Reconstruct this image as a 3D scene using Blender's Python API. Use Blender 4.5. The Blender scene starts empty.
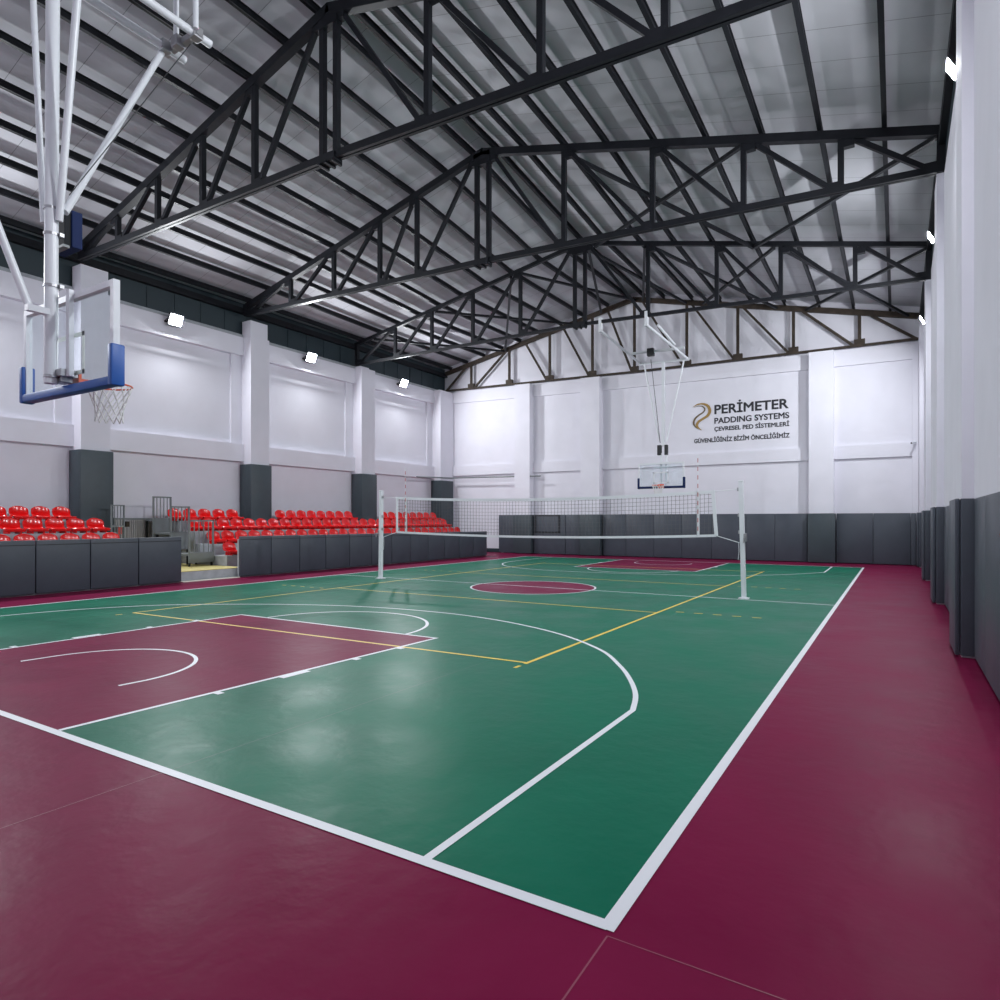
import bpy, bmesh, math, random
from mathutils import Vector, Matrix
random.seed(7)
S = bpy.context.scene
COL = S.collection
PI = math.pi
V = Vector

# ------------------------------------------------------------------ materials
def lin(c):
    return tuple(((v/255)/12.92 if v/255 <= 0.04045 else ((v/255+0.055)/1.055)**2.4) for v in c)
def mat(name, rgb, rough=.5, metal=0., spec=.5, noise=0., nscale=3., bump=0., bscale=60., rvar=0., emit=None, coat=0.):
    m = bpy.data.materials.new(name); m.use_nodes = True
    nt = m.node_tree; b = nt.nodes['Principled BSDF']
    c = (*rgb, 1)
    b.inputs['Base Color'].default_value = c
    b.inputs['Roughness'].default_value = rough
    b.inputs['Metallic'].default_value = metal
    b.inputs['Specular IOR Level'].default_value = spec
    b.inputs['Coat Weight'].default_value = coat
    tc = nt.nodes.new('ShaderNodeTexCoord')
    if noise or rvar:
        n = nt.nodes.new('ShaderNodeTexNoise'); n.inputs['Scale'].default_value = nscale; n.inputs['Detail'].default_value = 5
        nt.links.new(tc.outputs['Object'], n.inputs['Vector'])
        if noise:
            r = nt.nodes.new('ShaderNodeValToRGB')
            r.color_ramp.elements[0].position = .3; r.color_ramp.elements[1].position = .7
            r.color_ramp.elements[0].color = (*[v*(1-noise) for v in rgb], 1)
            r.color_ramp.elements[1].color = (*[min(1, v*(1+noise)) for v in rgb], 1)
            nt.links.new(n.outputs['Fac'], r.inputs['Fac']); nt.links.new(r.outputs['Color'], b.inputs['Base Color'])
        if rvar:
            mr = nt.nodes.new('ShaderNodeMapRange')
            mr.inputs['From Min'].default_value = .3; mr.inputs['From Max'].default_value = .7
            mr.inputs['To Min'].default_value = rough-rvar; mr.inputs['To Max'].default_value = rough+rvar
            nt.links.new(n.outputs['Fac'], mr.inputs['Value']); nt.links.new(mr.outputs['Result'], b.inputs['Roughness'])
    if bump:
        n2 = nt.nodes.new('ShaderNodeTexNoise'); n2.inputs['Scale'].default_value = bscale; n2.inputs['Detail'].default_value = 3
        nt.links.new(tc.outputs['Object'], n2.inputs['Vector'])
        bp = nt.nodes.new('ShaderNodeBump'); bp.inputs['Strength'].default_value = bump; bp.inputs['Distance'].default_value = .02
        nt.links.new(n2.outputs['Fac'], bp.inputs['Height']); nt.links.new(bp.outputs['Normal'], b.inputs['Normal'])
    if emit:
        b.inputs['Emission Color'].default_value = (*emit[0], 1); b.inputs['Emission Strength'].default_value = emit[1]
    return m

LAMP = 760.
M = dict(
    wall=mat('wall_paint', (.75, .738, .81), .75, spec=.2, noise=.025, nscale=1.2, bump=.05, bscale=90),
    red=mat('floor_burgundy', (.168, .009, .047), .40, spec=.03, noise=.10, nscale=.9, bump=.28, bscale=5, rvar=.07),
    green=mat('floor_green', (.008, .135, .080), .37, spec=.06, noise=.10, nscale=.9, bump=.28, bscale=5, rvar=.07),
    white=mat('floor_line_white', (.74, .76, .80), .45, spec=.4),
    yellow=mat('floor_line_yellow', (.78, .56, .08), .45, spec=.4),
    seam=mat('floor_weld', (.26, .06, .10), .45),
    seamg=mat('floor_weld_green', (.015, .10, .07), .45),
    roof=mat('roof_panel', (.50, .50, .54), .62, spec=.2, noise=.06, nscale=.7),
    steel=mat('black_steel', (.011, .012, .016), .5, spec=.22, noise=.15, nscale=6),
    rust=mat('rusty_steel', (.036, .024, .016), .75, noise=.45, nscale=5),
    clad=mat('dark_cladding', (.020, .036, .046), .5),
    pad=mat('grey_vinyl', (.058, .069, .090), .48, spec=.45, noise=.05, nscale=4, bump=.04, bscale=180),
    pad2=mat('grey_vinyl_pillar', (.046, .062, .074), .48, spec=.45, noise=.05, nscale=4, bump=.04, bscale=180),
    padedge=mat('dark_vinyl_edge', (.012, .014, .020), .5),
    seat=mat('red_plastic', (.70, .004, .005), .15, spec=.38),
    concrete=mat('concrete', (.38, .40, .43), .8, noise=.12, nscale=5),
    cream=mat('cream_strip', (.62, .60, .52), .6),
    yfloor=mat('yellow_floor', (.52, .44, .16), .6, noise=.1),
    greymetal=mat('grey_painted_metal', (.17, .19, .20), .45, noise=.06),
    lightmetal=mat('light_sheet_metal', (.36, .35, .36), .45, metal=.2),
    dark=mat('dark_gap', (.008, .009, .012), .8),
    whitemetal=mat('white_painted_steel', (.72, .74, .78), .32, spec=.5),
    zinc=mat('zinc_fitting', (.40, .40, .42), .4, metal=.8),
    blue=mat('blue_padding', (.010, .085, .36), .45),
    navy=mat('navy_padding', (.010, .022, .085), .7, spec=.2),
    orange=mat('orange_rim', (.70, .10, .03), .4),
    cord=mat('white_cord', (.75, .75, .75), .8),
    netcord=mat('dark_net_cord', (.10, .10, .11), .8),
    tape=mat('white_tape', (.74, .76, .80), .6),
    bred=mat('antenna_red', (.45, .05, .05), .5),
    black=mat('black_plastic', (.012, .013, .016), .5),
    screen=mat('dark_clock_case', (.016, .018, .022), .7, spec=.2),
    line=mat('target_line', (.78, .77, .66), .5),
    ink=mat('dark_lettering', (.016, .016, .022), .5),
    gold=mat('gold_emblem', (.34, .21, .06), .4),
    gold2=mat('brown_emblem', (.13, .085, .035), .4),
    redsign=mat('red_notice', (.6, .06, .05), .5),
    lamp_small=mat('lamp_lens_small', (.9, .9, .9), .4, emit=((.93, .97, 1.0), LAMP*2.0)),
    lamp=mat('lamp_lens', (.9, .9, .9), .4, emit=((.93, .97, 1.0), LAMP)),
)
# glass of the backboards
g = bpy.data.materials.new('backboard_glass'); g.use_nodes = True
nt = g.node_tree; nt.nodes.clear()
o_ = nt.nodes.new('ShaderNodeOutputMaterial'); mx = nt.nodes.new('ShaderNodeMixShader'); tr = nt.nodes.new('ShaderNodeBsdfTransparent')
gl = nt.nodes.new('ShaderNodeBsdfPrincipled'); gl.inputs['Base Color'].default_value = (.80, .88, .92, 1); gl.inputs['Roughness'].default_value = .22
tr.inputs['Color'].default_value = (.95, .975, .985, 1)
tcn = nt.nodes.new('ShaderNodeTexCoord'); nz = nt.nodes.new('ShaderNodeTexNoise'); nz.inputs['Scale'].default_value = 2.2; nz.inputs['Detail'].default_value = 6
mrn = nt.nodes.new('ShaderNodeMapRange'); mrn.inputs['From Min'].default_value = .35; mrn.inputs['From Max'].default_value = .75
mrn.inputs['To Min'].default_value = .03; mrn.inputs['To Max'].default_value = .13
nt.links.new(tcn.outputs['Object'], nz.inputs['Vector']); nt.links.new(nz.outputs['Fac'], mrn.inputs['Value'])
nt.links.new(mrn.outputs['Result'], mx.inputs['Fac']); nt.links.new(tr.outputs[0], mx.inputs[1]); nt.links.new(gl.outputs[0], mx.inputs[2]); nt.links.new(mx.outputs[0], o_.inputs['Surface'])
M['glass'] = g

def add_seam_lines(m, axis, period, width, factor):
    """thin joint lines across a surface: darkens the base colour in a narrow band every PERIOD metres along AXIS (0 = x, 1 = y)."""
    nt = m.node_tree; b = nt.nodes['Principled BSDF']
    tc = nt.nodes.new('ShaderNodeTexCoord'); sp = nt.nodes.new('ShaderNodeSeparateXYZ'); nt.links.new(tc.outputs['Object'], sp.inputs[0])
    mo = nt.nodes.new('ShaderNodeMath'); mo.operation = 'PINGPONG'; mo.inputs[1].default_value = period/2
    nt.links.new(sp.outputs[axis], mo.inputs[0])
    lt = nt.nodes.new('ShaderNodeMath'); lt.operation = 'LESS_THAN'; lt.inputs[1].default_value = width
    nt.links.new(mo.outputs[0], lt.inputs[0])
    mix = nt.nodes.new('ShaderNodeMix'); mix.data_type = 'RGBA'; mix.blend_type = 'MULTIPLY'
    nt.links.new(lt.outputs[0], mix.inputs['Factor'])
    src = b.inputs['Base Color'].links[0].from_socket
    nt.links.new(src, mix.inputs['A']); mix.inputs['B'].default_value = (factor, factor, factor, 1)
    nt.links.new(mix.outputs['Result'], b.inputs['Base Color'])
add_seam_lines(M['roof'], 1, 1.0, .007, .45)
add_seam_lines(M['clad'] if M['clad'].node_tree.nodes['Principled BSDF'].inputs['Base Color'].links else M['roof'], 1, 1.0, .001, .8)

# ------------------------------------------------------------------ mesh builder
class MB:
    def __init__(s): s.v = []; s.f = []; s.mi = []; s.mats = []; s.cur = 0
    def m(s, name):
        mm = M[name]
        if mm not in s.mats: s.mats.append(mm)
        s.cur = s.mats.index(mm); return s
    def face(s, pts):
        n = len(s.v); s.v += [tuple(p) for p in pts]; s.f.append(list(range(n, n+len(pts)))); s.mi.append(s.cur); return s
    def hexa(s, P):      # P: 8 points, bottom ring 0-3 then top ring 4-7
        n = len(s.v); s.v += [tuple(p) for p in P]
        for q in ((3,2,1,0),(4,5,6,7),(0,1,5,4),(1,2,6,5),(2,3,7,6),(3,0,4,7)): s.f.append([n+i for i in q]); s.mi.append(s.cur)
        return s
    def box(s, x0, x1, y0, y1, z0, z1):
        return s.hexa([(x0,y0,z0),(x1,y0,z0),(x1,y1,z0),(x0,y1,z0),(x0,y0,z1),(x1,y0,z1),(x1,y1,z1),(x0,y1,z1)])
    def rbox(s, x0, x1, y0, y1, z0, z1, r=.02, seg=2):
        bm = bmesh.new(); bmesh.ops.create_cube(bm, size=1)
        for v in bm.verts: v.co = V((x0+(v.co.x+.5)*(x1-x0), y0+(v.co.y+.5)*(y1-y0), z0+(v.co.z+.5)*(z1-z0)))
        bmesh.ops.bevel(bm, geom=bm.edges[:], offset=r, segments=seg, affect='EDGES', profile=.5)
        n = len(s.v); bm.verts.index_update()
        s.v += [tuple(v.co) for v in bm.verts]
        for f in bm.faces: s.f.append([n+v.index for v in f.verts]); s.mi.append(s.cur)
        bm.free(); return s
    def bar(s, p, q, w, h, up=(0,0,1), ext=0):   # rectangular bar from p to q; w sideways, h along up
        p = V(p); q = V(q); d = (q-p).normalized(); p = p-d*ext; q = q+d*ext
        u = V(up); u = (u-d*u.dot(d))
        if u.length < 1e-4: u = V((1,0,0))-d*d.x
        u.normalize(); sd = d.cross(u)
        ring = lambda c: [c-sd*w/2-u*h/2, c+sd*w/2-u*h/2, c+sd*w/2+u*h/2, c-sd*w/2+u*h/2]
        return s.hexa(ring(p)+ring(q))
    def tube(s, pts, r, n=10, cap=True):
        pts = [V(p) for p in pts]; rs = r if isinstance(r, (list, tuple)) else [r]*len(pts)
        rings = []
        ref = None
        for i, p in enumerate(pts):
            d = (pts[min(i+1, len(pts)-1)]-pts[max(i-1, 0)]).normalized()
            a = ref if ref is not None else (V((0,0,1)) if abs(d.z) < .9 else V((1,0,0)))
            a = (a-d*a.dot(d)).normalized(); ref = a; b = d.cross(a)
            base = len(s.v)
            s.v += [tuple(p+(a*math.cos(2*PI*k/n)+b*math.sin(2*PI*k/n))*rs[i]) for k in range(n)]
            rings.append(base)
        for i in range(len(rings)-1):
            for k in range(n):
                s.f.append([rings[i]+k, rings[i]+(k+1) % n, rings[i+1]+(k+1) % n, rings[i+1]+k]); s.mi.append(s.cur)
        if cap:
            s.f.append([rings[0]+k for k in reversed(range(n))]); s.mi.append(s.cur)
            s.f.append([rings[-1]+k for k in range(n)]); s.mi.append(s.cur)
        return s
    def strip(s, pts, w, z):       # flat painted line of width w along a polyline (x,y), mitred
        P = [V((p[0], p[1])) for p in pts]; L = []; R = []
        for i, p in enumerate(P):
            d0 = (P[i]-P[i-1]).normalized() if i else None
            d1 = (P[i+1]-P[i]).normalized() if i < len(P)-1 else None
            if d0 is None: n = V((-d1.y, d1.x)); k = 1
            elif d1 is None: n = V((-d0.y, d0.x)); k = 1
            else:
                t = (d0+d1).normalized(); n = V((-t.y, t.x)); k = 1/max(.35, n.dot(V((-d1.y, d1.x))))
            L.append(p+n*w/2*k); R.append(p-n*w/2*k)
        for i in range(len(P)-1):
            s.face([(R[i].x,R[i].y,z),(R[i+1].x,R[i+1].y,z),(L[i+1].x,L[i+1].y,z),(L[i].x,L[i].y,z)])
        return s
    def mesh(s, name):
        me = bpy.data.meshes.new(name); me.from_pydata(s.v, [], s.f)
        for mm in s.mats: me.materials.append(mm)
        me.polygons.foreach_set('material_index', s.mi); me.update(); return me
    def build(s, name, mname=None, parent=None, smooth=False, recalc=True):
        if mname: s.mats = [M[mname]]; s.mi = [0]*len(s.f)
        me = s.mesh(name)
        if recalc:
            bm = bmesh.new(); bm.from_mesh(me); bmesh.ops.recalc_face_normals(bm, faces=bm.faces[:]); bm.to_mesh(me); bm.free()
        if smooth:
            me.polygons.foreach_set('use_smooth', [True]*len(me.polygons))
            try: me.set_sharp_from_angle(angle=math.radians(40))
            except Exception: pass
        o = bpy.data.objects.new(name, me); COL.objects.link(o)
        if parent is not None:
            o.parent = parent
            o.matrix_parent_inverse = Matrix.Translation(parent.location).inverted() if parent.type == 'EMPTY' else Matrix()
        return o

def tag(o, label=None, cat=None, group=None, kind=None):
    if label: o['label'] = label
    if cat: o['category'] = cat
    if group: o['group'] = group
    if kind: o['kind'] = kind
    return o
def thing(name, label, cat, loc=(0,0,0), group=None):
    o = bpy.data.objects.new(name, None); o.empty_display_size = .1; COL.objects.link(o); o.location = loc
    return tag(o, label, cat, group)
def struct(o): o['kind'] = 'structure'; return o
ORD = ['first','second','third','fourth','fifth','sixth','seventh','eighth','ninth','tenth','eleventh','twelfth','thirteenth','fourteenth','fifteenth','sixteenth','seventeenth',
       'eighteenth','nineteenth','twentieth','twenty-first','twenty-second','twenty-third','twenty-fourth','twenty-fifth','twenty-sixth','twenty-seventh','twenty-eighth']

# ------------------------------------------------------------------ room constants (metres; x to the right wall, y towards the far wall)
XL, XR, YB, YF = -21.85, 2.10, -4.4, 28.25
CW, CL = 14.70, 25.56
PY = [(7.80, 8.72), (14.20, 15.10), (20.55, 21.50), (26.95, 28.25)]      # pillars along the side walls
# trusses: y, chord ends and centre (left, centre, right): bottom z and top z
TR = [dict(y=7.8, xl=-21.2, xc=-9.96, xr=2.03, b=(10.15, 10.06, 9.60), t=(10.61, 13.65, 10.45)),
      dict(y=14.2, xl=-21.5, xc=-9.94, xr=2.03, b=(10.12, 9.87, 9.37), t=(10.60, 13.47, 10.36), k=.9, VL=[-12.58, -14.23, -16.47, -18.79]),
      dict(y=20.6, xl=-21.6, xc=-9.54, xr=2.03, b=(9.43, 9.50, 9.07), t=(10.55, 12.84, 10.20), k=.66, VL=[-12.25, -14.64, -16.89, -19.06], VR=[-6.77, -4.28, -2.19, 0.0])]
def lerp(a, b, t): return a+(b-a)*t
def topz(T, x):
    return lerp(T['t'][0], T['t'][1], (x-T['xl'])/(T['xc']-T['xl'])) if x < T['xc'] else lerp(T['t'][1], T['t'][2], (x-T['xc'])/(T['xr']-T['xc']))
def botz(T, x):
    return lerp(T['b'][0], T['b'][1], (x-T['xl'])/(T['xc']-T['xl'])) if x < T['xc'] else lerp(T['b'][1], T['b'][2], (x-T['xc'])/(T['xr']-T['xc']))
GT = dict(y=28.0, xl=-21.57, xc=-10.05, xr=1.86, b=(9.42, 9.16, 9.06), t=(10.60, 12.95, 10.15))     # rusty gable truss
def roofz(x, y):        # top of the chords along the hall
    L = [dict(TR[0], y=YB-.2)]+TR+[dict(GT, y=YF+.2)]
    for a, b in zip(L, L[1:]):
        if y <= b['y']: return lerp(topz(a, x), topz(b, x), max(0, (y-a['y'])/(b['y']-a['y'])))
    return topz(L[-1], x)

# ------------------------------------------------------------------ floor with its painted courts
mx_ = -CW/2
fl = MB()
fl.m('red'); fl.box(XL-.3, XR+.3, YB-.2, YF+.3, -.15, 0)
fl.m('green'); fl.face([(-CW,0,.0012),(0,0,.0012),(0,CL,.0012),(-CW,CL,.0012)])
K0, K1, FT = -9.68, -4.92, 5.25
def arc(cx, cy, r, a0, a1, n=40): return [(cx+r*math.cos(math.radians(lerp(a0,a1,i/n))), cy+r*math.sin(math.radians(lerp(a0,a1,i/n)))) for i in range(n+1)]
fl.m('red')
fl.face([(K0,0,.0024),(K1-.13,0,.0024),(K1,FT,.0024),(K0,FT,.0024)])
fl.face([(K0,CL-FT,.0024),(K1,CL-FT,.0024),(K1,CL,.0024),(K0,CL,.0024)])
fl.face([(x,y,.0024) for x,y in arc(-7.33, 12.69, 1.69, 0, 360, 64)[:-1]])
# yellow volleyball court
fl.m('yellow'); ZY = .0032
VX0, VX1, VY0, VY1 = -11.69, -2.90, 4.42, 21.45
for q in ([(VX1,VY0-.027),(VX1,VY1+.027)],[(VX0,VY0-.165),(VX0,VY1+.027)],[(VX0,VY0-.14),(VX1,VY0+.04)],[(VX0,VY1),(VX1,VY1)]): fl.strip(q, .055, ZY+(.0002 if q[0][0] == q[1][0] else 0))
for y in (9.72, 15.72): fl.strip([(VX0,y),(VX1,y)], .05, ZY)
for k in range(5):
    x = -2.62+k*.36
    fl.strip([(x,10.02),(x+.16,10.04)], .05, ZY); fl.strip([(x,15.85),(x+.15,15.87)], .05, ZY)
    fl.strip([(VX0-.28-k*.37,9.48),(VX0-.43-k*.37,9.48)], .05, ZY); fl.strip([(VX0-.28-k*.37,15.86),(VX0-.43-k*.37,15.86)], .05, ZY)
for x in (VX1, VX0):
    fl.strip([(x,4.13 if x > -5 else 3.93),(x,4.27 if x > -5 else 4.06)], .05, ZY); fl.strip([(x,VY1+.15),(x,VY1+.3)], .05, ZY)
# white basketball lines
fl.m('white'); ZW = .0040; W = .055
def line(pts, w=W): fl.strip(pts, w, ZW)
for q in ([(.03,-.065),(.03,CL+.065)],[(-CW-.03,-.065),(-CW-.03,CL+.065)],[(-CW-.03,-.05),(.03,-.033)],[(-CW-.03,CL+.03),(.03,CL+.03)]): fl.strip(q, .072, ZW+(.0002 if q[0][0] == q[1][0] else .0004))
line([(-CW,CL/2),(0,CL/2)], .05)
line(arc(-7.33, 12.69, 1.69, 0, 360, 72), .05)
# three-point lines, near one as laid, far one mirrored
ctrl = [(-13.52,0.0),(-13.50,1.2),(-13.42,2.68),(-13.15,3.85),(-12.55,4.95),(-11.9,5.6),(-10.9,6.28),(-9.9,6.82),(-8.9,7.2),(-7.9,7.41),(-6.9,7.48),(-5.9,7.42),(-4.7,7.12),(-3.46,6.54),(-2.43,5.72),(-1.85,4.95),(-1.49,4.35),(-1.2,3.74),(-1.03,3.19)]
def catmull(P, k=6):
    out = []
    for i in range(len(P)-1):
        p0, p1, p2, p3 = P[max(i-1,0)], P[i], P[i+1], P[min(i+2,len(P)-1)]
        for j in range(k):
            t = j/k
            out.append(tuple(.5*((2*p1[c])+(-p0[c]+p2[c])*t+(2*p0[c]-5*p1[c]+4*p2[c]-p3[c])*t*t+(-p0[c]+3*p1[c]-3*p2[c]+p3[c])*t**3) for c in (0,1)))
    return out+[P[-1]]
tp = catmull(ctrl)+[(-1.03,0)]
line(tp)
far3 = [(-13.25,CL),(-13.40,24.2),(-13.43,23.0),(-13.33,21.6),(-12.99,20.4),(-12.3,19.4),(-11.41,18.7),(-10.1,18.18),(-8.9,18.05),(-7.69,18.12),(-6.3,18.35),(-5.02,18.7),(-3.24,19.5),(-1.93,20.85),(-1.03,22.37)]
line(catmull(far3)+[(-1.03,CL)])
for s in (0, 1):
    f = (lambda y: CL-y) if s else (lambda y: y)
    line([(K1-.025-(0 if s else .13),f(0)),(K1-.025,f(FT-.025)),(K0+.025,f(FT-.025)),(K0+.025,f(0))])
    line([(x, f(y)) for x, y in arc(-7.25, FT-.03, 1.68, 0, 180)])
    line([(-6.19, f(1.09))]+[(x, f(y)) for x, y in arc(-7.34, 1.37, 1.17, 0, 180)]+[(-8.53, f(1.09))], .05)
    for (a, b) in ((1.44,1.52),(2.27,2.68),(3.42,3.52),(4.28,4.38)):
        for x0, sg in ((K1, 1), (K0, -1)):
            w = .10; sk = -.13*(1-a/FT) if sg > 0 and not s else 0
            fl.strip([(x0+sk+sg*w/2-.01, f(a)), (x0+sk+sg*w/2-.01, f(b))], w, ZW+.0002)
fl.m('seam'); fl.strip([(.05,-.1),(.05,YB)], .008, .0016); fl.strip([(.05,-.1),(XR-.2,-.1)], .006, .0016); fl.strip([(-3.4,-.06),(-3.4,YB)], .006, .0016)
fl.m('seamg'); fl.strip([(-3.4,.02),(-3.4,CL-.03)], .010, .0018)
floor = struct(fl.build('floor', recalc=False))

# ------------------------------------------------------------------ walls
def wallpart(mb, name, parent, m='wall'): return mb.build(name, m, parent)
# left wall: recessed face, two ledge beams, pillars, cladding band under the eave
wl = MB().box(XL-.25, XL, YB-.2, YF+.3, -.1, 9.25)
wall_left = struct(wl.build('wall_left', 'wall'))
ye = [YB]+[v for p in PY for v in p]
for i in range(4):
    y0 = YB if i == 0 else PY[i-1][1]-.06; y1 = PY[i][0]+.06
    wallpart(MB().box(XL, XL+.24, y0, y1, 4.22, 4.92).box(XL, XL+.24, y0, y1, 8.55, 9.28).box(XL, XL+.10, y0, y0+.55 if i else y0+.1, 4.92, 8.55).box(XL, XL+.10, y1-.55, y1, 4.92, 8.55), 'ledge_beam', wall_left)
caps = [10.08, 9.95, 9.32, 9.25]
for (y0, y1), c in zip(PY, caps):
    b = MB().box(XL, -21.17, y0, y1, 0, 9.30)
    if c > 9.5: b.box(XL+.1, -21.22, y0+.02, y1-.05, 9.30, c)
    else: b.box(XL+.1, -21.3, y0+.06, y1-.3, 9.30, c+.08)
    wallpart(b, 'pillar', wall_left)
cl = MB().box(XL-.25, XL+.02, YB-.2, YF+.2, 9.25, 10.75)
y = YB
while y < YF:
    cl.box(XL+.02, XL+.045, y, y+.02, 9.4, 10.6); y += 1.05
wallpart(cl, 'cladding_band', wall_left, 'clad')
wallpart(MB().box(XL, XL+.16, YB, YF, 9.28, 9.42), 'coping', wall_left, 'concrete')
wallpart(MB().box(XL, XL+.22, YB, YF, 10.28, 10.5), 'eave_beam', wall_left, 'steel')
# right wall
wr = MB().box(2.10, XR+.3, YB-.2, YF+.3, -.1, 2.13).box(2.005, XR+.3, YB-.2, YF+.3, 2.10, 9.35)
wall_right = struct(wr.build('wall_right', 'wall'))
for (y0, y1) in PY:
    wallpart(MB().box(1.87, 2.12, y0, y1, 0, 9.38), 'pillar', wall_right)
wallpart(MB().box(2.03, XR+.3, YB-.2, YF+.2, 9.35, 10.65), 'cladding_band', wall_right, 'clad')
wallpart(MB().box(1.90, 2.04, YB, YF, 9.95, 10.2), 'eave_beam', wall_right, 'steel')
# far wall with gable
fw = MB()
N = 24
for i in range(N):
    x0 = lerp(XL-.25, XR+.3, i/N); x1 = lerp(XL-.25, XR+.3, (i+1)/N)
    P0 = lambda x: topz(GT, min(max(x, GT['xl']), GT['xr']))+.35
    fw.hexa([(x0,YF,-.1),(x1,YF,-.1),(x1,YF+.25,-.1),(x0,YF+.25,-.1),(x0,YF,P0(x0)),(x1,YF,P0(x1)),(x1,YF+.25,P0(x1)),(x0,YF+.25,P0(x0))])
wall_far = struct(fw.build('wall_far', 'wall'))
def fz(x): return botz(GT, x)-.10        # top of the masonry below the gable truss
fp = [(-16.75,-15.80),(-12.80,-11.75),(-2.10,-1.15),(1.66,1.86)]
for a, b in fp:
    yp = 28.09 if a > 1 else 27.78; zb = 0 if a > 1 else 2.115
    wallpart(MB().hexa([(a,yp,zb),(b,yp,zb),(b,YF,zb),(a,YF,zb),(a,yp,fz(a)+.03),(b,yp,fz(b)+.03),(b,YF,fz(b)+.03),(a,YF,fz(a)+.03)]), 'pillar', wall_far)
xs = [-21.2]+[v for p in fp for v in p]
for i in range(0, len(xs)-1, 2):
    a, b = xs[i], xs[i+1]
    m2 = MB().box(a, b, YF-.10, YF, 4.42, 4.98)
    m2.hexa([(a,YF-.10,fz(a)-.62),(b,YF-.10,fz(b)-.62),(b,YF,fz(b)-.62),(a,YF,fz(a)-.62),(a,YF-.10,fz(a)),(b,YF-.10,fz(b)),(b,YF,fz(b)),(a,YF,fz(a))])
    wallpart(m2, 'ledge_beam', wall_far)
wb = MB().box(XL-.25, XR+.3, YB-.25, YB, -.1, 14.3)
wall_back = struct(wb.build('wall_back', 'wall'))
struct(MB().box(-21.1, -17.88, YF-.03, YF, 0, .22).build('baseboard_far', 'clad'))
# low walls in front of the stands
struct(MB().box(-16.87, -16.79, YB, 8.40, 0, 1.22).build('wall_stand_near', 'concrete'))
struct(MB().box(-16.87, -16.79, 10.42, 24.9, 0, 1.22).build('wall_stand_far', 'concrete'))
# ceiling: roof panels over the purlins
ce = MB(); PUR = .29
xsn = [XL-.3]+[-21+k for k in range(10)]+[-11.4, -10.9, -10.5, -10.2, -9.95, -9.75, -9.54, -9.3, -9.0, -8.5]+[-8+k for k in range(10)]+[XR+.35]
ysn = sorted([YB-.3, YF+.3]+[YB+k*1.0 for k in range(33)]+[7.8, 14.2, 20.6])
for i in range(len(xsn)-1):
    for j in range(len(ysn)-1):
        q = [(xsn[i],ysn[j]),(xsn[i+1],ysn[j]),(xsn[i+1],ysn[j+1]),(xsn[i],ysn[j+1])]
        lo = [(x,y,roofz(x,y)+PUR) for x,y in q]; hi = [(x,y,z+.1) for x,y,z in lo]
        ce.hexa(lo+hi)
ceiling = struct(ce.build('ceiling', 'roof', recalc=False))

# ------------------------------------------------------------------ roof trusses
VL = [-12.60, -14.75, -16.85, -18.95]; VR = [-7.12, -4.48, -2.14, 0.02]
tl = ['nearest the near hoop', 'the middle one of three', 'carrying the far hoop']
for i, T in enumerate(TR):
    y = T['y']; k = T.get('k', 1); vl = T.get('VL', VL); vr = T.get('VR', VR)
    t = thing('roof_truss', 'black steel roof truss spanning the hall, '+tl[i], 'roof truss', (T['xc'], y, T['b'][1]), 'steel trusses across the hall')
    top = lambda x: V((x, y, topz(T, x)-.11*k)); bot = lambda x: V((x, y, botz(T, x)+.09*k))
    for a, b in ((T['xl'], T['xc']), (T['xc'], T['xr'])):
        MB().bar(top(a), top(b), .20*k, .23*k, ext=.04).build('top_chord', 'steel', t)
        c = MB()
        for s in (-1, 1):
            c.bar(bot(a)+V((0,s*.055*k,0)), bot(b)+V((0,s*.055*k,0)), .075*k, .17*k)
        c.bar(bot(a)+V((0,0,.06*k)), bot(b)+V((0,0,.06*k)), .16*k, .03)
        c.build('bottom_chord', 'steel', t)
    for x in (T['xl']+.08, T['xr']-.08):
        MB().bar(bot(x), top(x), .16, .16, (0,1,0)).build('end_post', 'steel', t)
    for x in [T['xc']-.22, T['xc']+.22]+vl+vr:
        MB().bar(bot(x)-V((0,0,.02)), top(x), .13, .13, (0,1,0)).build('vertical_post', 'steel', t)
    seqs = [[T['xc']-.22]+vl+[T['xl']+.1], [T['xc']+.22]+vr+[T['xr']-.1]]
    for sq in seqs:
        for a, b in zip(sq, sq[1:]):
            sg = 1 if b > a else -1
            p = top(a+sg*.10); q = bot(b-sg*.14)
            MB().bar(p, q, .11, .11, (0,1,0)).build('diagonal_brace', 'steel', t)
            MB().box(min(a, a+sg*.28), max(a, a+sg*.28), y-.075, y+.075, topz(T,a+sg*.2)-.36, topz(T,a+sg*.2)-.16).build('gusset_plate', 'steel', t)
            MB().box(min(b, b-sg*.30), max(b, b-sg*.30), y-.075, y+.075, botz(T,b)+.12, botz(T,b)+.26).build('gusset_plate', 'steel', t)
    sp = MB().box(T['xc']-.26, T['xc']+.26, y-.13, y+.13, T['b'][1]-.05, T['b'][1]+.13)
    for s in (-.2, 0, .2): sp.box(T['xc']+s-.03, T['xc']+s+.03, y-.16, y+.16, T['b'][1]-.09, T['b'][1]-.03)
    sp.build('splice_plate', 'steel', t)
    MB().box(T['xc']-.30, T['xc']+.30, y-.09, y+.09, T['t'][1]-.50, T['t'][1]-.12).build('ridge_plate', 'steel', t)
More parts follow.
